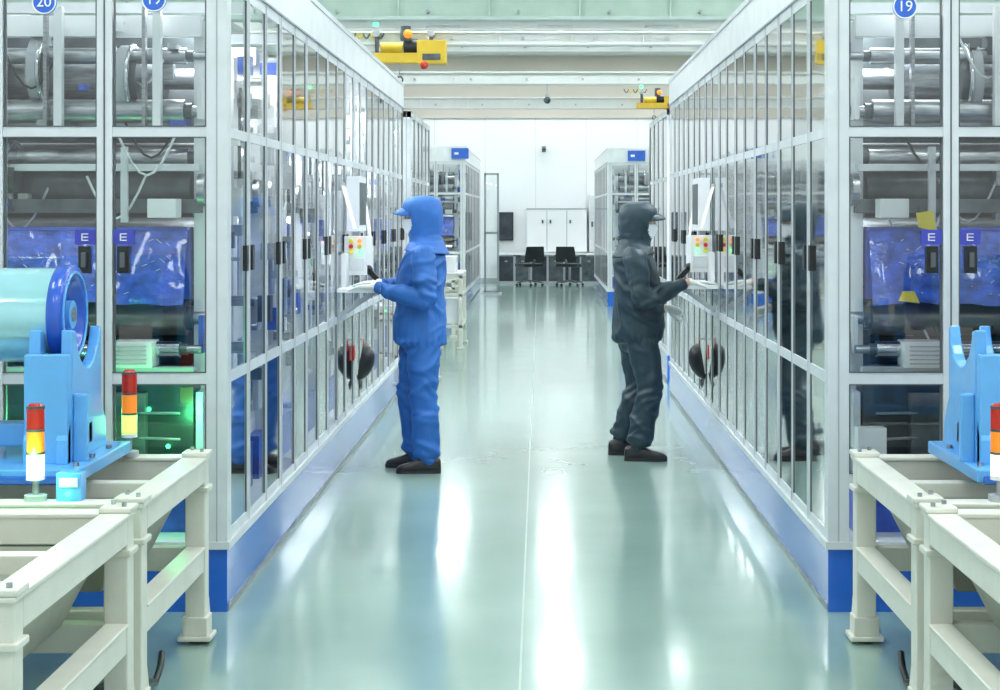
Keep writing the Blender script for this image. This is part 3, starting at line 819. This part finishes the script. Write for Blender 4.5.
def person(ox,oy,s,suit,cfg,seed):
    E=empty("factory_worker")
    T=Matrix.Translation((ox,oy,0))@Matrix.Scale(s,4,Vector((1,0,0)))
    Ti=T.inverted()
    H=cfg['H']; off=Vector((seed*3.1,seed*1.7,seed*0.6))
    b=MB("suit_tmp"); b.T=T
    lean=cfg.get('lean',0.0)
    k=H/1.72
    def lx(z): return lean*max(0,(z-0.85))
    hm=0.785
    tors=[(0.0,hm-.012,0.120,0.150),(0.0,hm,0.146,0.178),(0.004,hm+.03,0.166,0.196),(0.008,hm+.09,0.172,0.202),(0.004,1.0,0.162,0.196),
          (-0.002,1.12,0.154,0.194),(-0.012,1.24,0.148,0.198),(-0.022,1.33,0.136,0.198),(-0.028,1.385,0.114,0.176),(-0.026,1.425,0.092,0.126),(-0.018,1.46,0.078,0.082),(-0.005,1.54,0.07,0.07)]
    q=catmull([(a+lx(z),0,z*k,rx,ry) for a,z,rx,ry in tors],4)
    b.sections(q,suit,n=32)
    b.sections(catmull([(cfg['hipf'],0,z*k,rx,ry) for z,rx,ry in ((0.71,0.05,0.08),(0.74,0.10,0.140),(0.82,0.128,0.165),(0.92,0.125,0.16),(0.98,0.08,0.12))],3),suit,n=28)
    segs=[]
    for (hip,knee,ank) in cfg['legs']:
        K=Vector(knee);A=Vector(ank);Hp=Vector(hip)
        segs.append((K,0.13,(K-Hp).normalized())); segs.append((A+Vector((0,0,0.07)),0.10,(A-K).normalized()))
        P=[(*Hp,0.105),(*(Hp.lerp(K,0.35)),0.107),(*(Hp.lerp(K,0.7)),0.096),(*K,0.088),(*(K.lerp(A,0.35)),0.089),(*(K.lerp(A,0.7)),0.084),(*(K.lerp(A,0.90)),0.082),(*(K.lerp(A,0.97)),0.073),(*A,0.056)]
        limb(b,P,suit)
    for (sh,el,wr,_) in cfg['arms']:
        S=Vector(sh);L_=Vector(el);W=Vector(wr)
        segs.append((L_,0.12,(L_-S).normalized())); segs.append((W,0.10,(W-L_).normalized()))
        P=[(*S,0.079),(*(S.lerp(L_,0.35)),0.076),(*(S.lerp(L_,0.75)),0.067),(*L_,0.065),(*(L_.lerp(W,0.35)),0.063),(*(L_.lerp(W,0.70)),0.055),(*(L_.lerp(W,0.90)),0.048),(*W,0.034)]
        limb(b,P,suit)
    def disp(c0):
        c=Ti@c0
        w=noise.noise_vector(c*3.0+off)*0.08
        p=c+w
        u=p.x*0.6+p.z*0.8; v=-p.x*0.8+p.z*0.6
        soft=crease(Vector((u*7,p.y*5,v*2.6))+off*2)*0.011
        soft+=crease(Vector((p.x*3,p.y*3,p.z*7.5))-off)*0.006
        amp=0.0
        for j,rad,ax in segs:
            dd=(c-j).length
            if dd<rad*2:
                t=(p-j).dot(ax); side=(p-j)-ax*t
                e=math.exp(-(dd/rad)**2)
                ph=t*88+4.5*noise.noise(c*7+off)+ (side.x-side.y)*20
                amp+=0.007*e*math.sin(ph)
        if hm*k<c.z<hm*k+0.09:
            a=math.atan2(c.y,c.x)
            amp+=0.0045*math.sin(a*26+2*noise.noise(c*6))*math.exp(-((c.z-hm*k-0.01)/0.04)**2)
        f=0.4 if c.z>1.42*k else 1.0
        return (soft-0.007)*f+amp
    fuse(b,0.0075,2,suit,E,"coverall_suit",disp)
    t=MB("elastic_bands");t.T=T
    for (sh,el,wr,_) in cfg['arms']:
        L_=Vector(el);W=Vector(wr);d=(W-L_).normalized()
        t.rings([tuple(W-d*0.012),tuple(W-d*0.006),tuple(W+d*0.024),tuple(W+d*0.03)],[0.034,0.039,0.036,0.031],suit,n=24)
    t.build(parent=E)
    hx=cfg['headf']; top=H
    prof=[(0.0,0.015,0.012,-.012),(0.004,0.062,0.050,-.012),(0.018,0.096,0.077,-.010),(0.042,0.116,0.092,-.008),(0.075,0.124,0.098,-.008),(0.11,0.124,0.099,-.010),(0.145,0.122,0.098,-.012),
          (0.18,0.117,0.095,-.015),(0.205,0.110,0.092,-0.018),(0.23,0.104,0.090,-0.022),(0.255,0.101,0.091,-0.026),(0.28,0.104,0.101,-0.030),(0.305,0.113,0.124,-0.033),(0.33,0.128,0.152,-0.034),(0.352,0.138,0.176,-0.032)]
    h=MB("hood");h.T=T
    secs=[(hx*(1-max(0,(dz-0.2))/0.15*0.8)+f,0,top-dz,rx,ry) for dz,rx,ry,f in prof]
    q=catmull(secs,3)
    n=64; vs=[];fs=[]
    for (cx,cy,cz,rx,ry) in q:
        dz=top-cz
        for kk in range(n):
            th=2*PI*kk/n
            pp=Vector((math.cos(th)*1.6,math.sin(th)*1.6,cz*9))+off
            g=1+0.035*(crease(pp)-0.4)*(1.0 if dz>0.1 else 0.5)
            back=max(0,-math.cos(th))
            g+=0.022*back*math.sin(dz*150)*math.exp(-((dz-0.24)/0.05)**2)
            zz=cz+(0.012*math.cos(th) if dz>0.3 else 0)
            vs.append((cx+rx*g*math.cos(th),cy+ry*g*math.sin(th),zz))
    for i in range(len(q)-1):
        dz=top-(q[i][2]+q[i+1][2])/2
        u=(dz-0.155)/0.072
        for kk in range(n):
            tm=(kk+0.5)/n*2*PI
            if tm>PI: tm-=2*PI
            if abs(u)<1 and abs(tm)<math.radians(58)*math.sqrt(1-u*u)**0.6: continue
            k2=(kk+1)%n
            fs.append((i*n+kk,i*n+k2,(i+1)*n+k2,(i+1)*n+kk))
    fs.append(tuple(range(n))[::-1])
    h.add(vs,fs,suit,True)
    h.build(parent=E,solid=0.004)
    c=MB("cap_peak");c.T=T
    zb=top-0.070
    vs=[];fs=[];na=18;nr=6
    for sd in (0,1):
        for i in range(na+1):
            th=math.radians(-62+124*i/na)
            for j in range(nr+1):
                u=j/nr
                ext=0.066*max(0,math.cos(th*1.42))**0.6
                f=hx-0.006+(0.114)*math.cos(th)+ext*u
                l=(0.096)*math.sin(th)*(1-0.04*u)
                zz=zb-0.026*u*u-0.010*u-0.020*(abs(math.sin(th))**1.5)-(0.005 if sd else 0)
                vs.append((f,l,zz))
    o=(na+1)*(nr+1)
    for i in range(na):
        for j in range(nr):
            a=i*(nr+1)+j
            fs.append((a,a+nr+1,a+nr+2,a+1));fs.append((o+a,o+a+1,o+a+nr+2,o+a+nr+1))
    for i in range(na):
        a=i*(nr+1)+nr
        fs.append((a,a+nr+1,o+a+nr+1,o+a))
    c.add(vs,fs,suit,True)
    c.build(parent=E)
    f=MB("head_tmp");f.T=T
    zc=top-0.135
    f.ball((hx-.002,0,zc),1.0,M_skin,28,18,(0.100,0.078,0.115))
    f.ball((hx+0.024,0,zc-0.055),1.0,M_skin,20,12,(0.068,0.055,0.058))
    f.rings([(hx+0.088,0,zc+0.018),(hx+0.103,0,zc-0.010),(hx+0.110,0,zc-0.030)],[0.009,0.012,0.016],M_skin,n=12)
    f.ball((hx+0.102,0,zc-0.03),0.016,M_skin,12,8)
    f.ball((hx+0.084,0,zc+0.030),1.0,M_skin,14,8,(0.014,0.050,0.012))
    f.ball((hx+0.080,0,zc-0.062),1.0,M_skin,14,8,(0.014,0.026,0.010))
    for l in (-0.076,0.076): f.ball((hx-0.01,l,zc-0.005),1.0,M_skin,12,8,(0.018,0.010,0.03))
    f.cyl((hx-0.01,0,zc-0.06),(-0.015,0,zc-0.20),0.052,M_skin)
    fuse(f,0.006,2,M_skin,E,"head")
    g=MB("eyes");g.T=T
    for l in (-0.032,0.032):
        g.ball((hx+0.082,l,zc+0.006),0.0125,M_eye,12,8); g.ball((hx+0.0915,l,zc+0.006),0.0055,M_black,10,6)
        g.ball((hx+0.090,l,zc+0.026),1.0,M_black,10,6,(0.006,0.016,0.0030))
    g.build(parent=E)
    mk=MB("face_mask");mk.T=T
    vs=[];fs=[];na=18;nv=8
    for j in range(nv+1):
        w=j/nv; zz=zc-0.012-0.082*w
        for i in range(na+1):
            th=math.radians(-70+140*i/na)
            bulge=0.018*math.exp(-(th/0.40)**2)*(1-abs(w-0.35))
            rx=0.105-0.018*w*w; ry=0.083-0.014*w
            vs.append((hx-.002+(rx+bulge)*math.cos(th),ry*math.sin(th),zz+0.012*math.cos(th)*(1-2*w)*0.5))
    for j in range(nv):
        for i in range(na):
            a=j*(na+1)+i; fs.append((a,a+1,a+na+2,a+na+1))
    mk.add(vs,fs,M_mask,True); mk.build(parent=E,solid=0.002)
    for idx,(sh,el,wr,hc) in enumerate(cfg['arms']):
        L_=Vector(el);W=Vector(wr);d=(W-L_).normalized()
        sk=MB("wrist");sk.T=T
        ext=0.055 if hc.get('skin') else 0.03
        sk.rings([tuple(W-d*0.02),tuple(W+d*(ext+0.01))],[0.027,0.025],M_skin if hc.get('skin') else M_glove,n=18);sk.build(parent=E)
        hb=MB("hand_tmp");hb.T=T
        w0=W+d*(ext+0.005)
        hb.rings([tuple(w0-d*0.005),tuple(w0+Vector(hc['d'])*0.02)],[0.029,0.024],M_glove,n=16)
        hand(hb,w0,hc['d'],hc['n'],hc['t'],hc['c'],M_glove)
        fuse(hb,0.0035,1,M_glove,E,"gloved_hand")
    for (a,yaw,pit) in cfg['shoes']:
        sh=MB("shoe");sh.T=T@Matrix.Translation(a)@Matrix.Rotation(yaw,4,'Z')@Matrix.Rotation(pit,4,'Y')
        S=[(-0.088,0.022,0.055),(-0.082,0.033,0.085),(-0.05,0.038,0.105),(0.0,0.040,0.110),(0.04,0.041,0.095),(0.09,0.046,0.072),(0.13,0.048,0.060),(0.165,0.042,0.050),(0.185,0.028,0.038),(0.192,0.012,0.026)]
        S=catmull(S,3); n=20;vs=[];fs=[]
        for (x,w,hh) in S:
            for kk in range(n):
                t_=2*PI*kk/n
                cz=math.sin(t_);cx=math.cos(t_)
                zz=hh*0.5+hh*0.5*(abs(cz)**0.7)*(1 if cz>0 else -1)
                vs.append((x,w*(abs(cx)**0.75)*(1 if cx>0 else -1),max(zz,0.012)))
        for i in range(len(S)-1):
            for kk in range(n):
                k2=(kk+1)%n;fs.append((i*n+kk,i*n+k2,(i+1)*n+k2,(i+1)*n+kk))
        fs.append(tuple(range(n)));fs.append(tuple(range((len(S)-1)*n,len(S)*n)))
        sh.add(vs,fs,M_shoe,True)
        out=[(x,w+0.004) for (x,w,hh) in S]
        loop=[(x,w) for x,w in out]+[(x,-w) for x,w in reversed(out)]
        m_=len(loop)
        sh.add([(x,y,0.0) for x,y in loop]+[(x,y,0.022) for x,y in loop],[tuple(range(m_))[::-1],tuple(range(m_,2*m_))]+[(i,(i+1)%m_,m_+(i+1)%m_,m_+i) for i in range(m_)],M_rubber)
        sh.build(parent=E)

person(-0.745,10.4,-1,M_suitb,dict(H=1.725,hipf=0.0,headf=0.005,lean=0.03,
    legs=[((-0.02,-0.092,0.83),(-0.02,-0.105,0.47),(-0.040,-0.110,0.095)),((0.035,0.092,0.83),(0.075,0.105,0.47),(0.050,0.12,0.095))],
    arms=[((-0.025,-0.200,1.345),(-0.04,-0.265,1.080),(0.245,-0.18,1.155),dict(d=(0.97,0.2,-0.02),n=(0.1,0,-1),t=1,c=0.13)),
          ((-0.015,0.200,1.345),(0.03,0.265,1.09),(0.25,0.15,1.165),dict(d=(0.98,-0.15,-0.02),n=(0.1,0,-1),t=-1,c=0.13))],
    shoes=[((-0.040,-0.11,0.0),-0.05,0),((0.050,0.12,0.0),0.1,0)]),1)
person(0.645,10.9,1,M_suitg,dict(H=1.69,hipf=0.0,headf=0.012,lean=0.0,
    legs=[((0.02,-0.09,0.82),(0.075,-0.105,0.47),(-0.005,-0.105,0.095)),((-0.02,0.09,0.82),(0.02,0.14,0.47),(-0.10,0.17,0.11))],
    arms=[((-0.035,-0.198,1.325),(0.02,-0.265,1.055),(0.275,-0.17,1.150),dict(d=(0.98,0.15,-0.0),n=(0.1,0,-1),t=-1,c=0.12,skin=True)),
          ((-0.03,0.198,1.325),(-0.02,0.24,1.02),(0.165,0.08,0.995),dict(d=(0.9,-0.3,-0.25),n=(0.2,-0.6,-0.8),t=1,c=0.45))],
    shoes=[((-0.005,-0.105,0.0),-0.05,0),((-0.10,0.17,0.0),0.05,0)]),2)

# ---------------------------------------------------------------- lights
w=bpy.data.worlds.new("w");sc.world=w;w.use_nodes=True
bg=w.node_tree.nodes["Background"];bg.inputs[0].default_value=(0.92,1.0,1.0,1);bg.inputs[1].default_value=0.85
def area(name,loc,size,sy,power,rot=(0,0,0),col=(1,1,1)):
    l=bpy.data.lights.new(name,'AREA');l.shape='RECTANGLE';l.size=size;l.size_y=sy;l.energy=power;l.color=col
    o=bpy.data.objects.new(name,l);sc.collection.objects.link(o);o.location=loc;o.rotation_euler=rot;return o
for s,xa in ((-1,XL),(1,XR)):
    for y,p in ((7.9,14),(9.2,40),(11.0,70),(13.6,70)):
        area("enclosure_fill_light",(s*(xa+0.35),y,2.52),0.15,1.6,p,col=(0.93,0.99,1))  # added fill lamps under the enclosure tops, brighten the machine interiors
def point(name,loc,e,col):
    g=bpy.data.lights.new(name,'POINT');g.energy=e;g.color=col;g.shadow_soft_size=0.04
    o=bpy.data.objects.new(name,g);sc.collection.objects.link(o);o.location=loc
point("green_indicator_light",(-1.50,6.82,0.76),4,(0.1,1,0.3))
point("green_indicator_light",(-2.05,6.82,0.76),4,(0.1,1,0.3))
point("stack_light_glow",(-1.608,5.20,0.84),2.2,(0.35,1,0.4))

# ---------------------------------------------------------------- camera
cam=bpy.data.cameras.new("camera");cam.sensor_width=36;cam.lens=59.4;cam.shift_x=-0.04;cam.shift_y=-0.132
co=bpy.data.objects.new("camera",cam);sc.collection.objects.link(co);co.location=(0,0,1.62);co.rotation_euler=(PI/2,0,0)
sc.camera=co
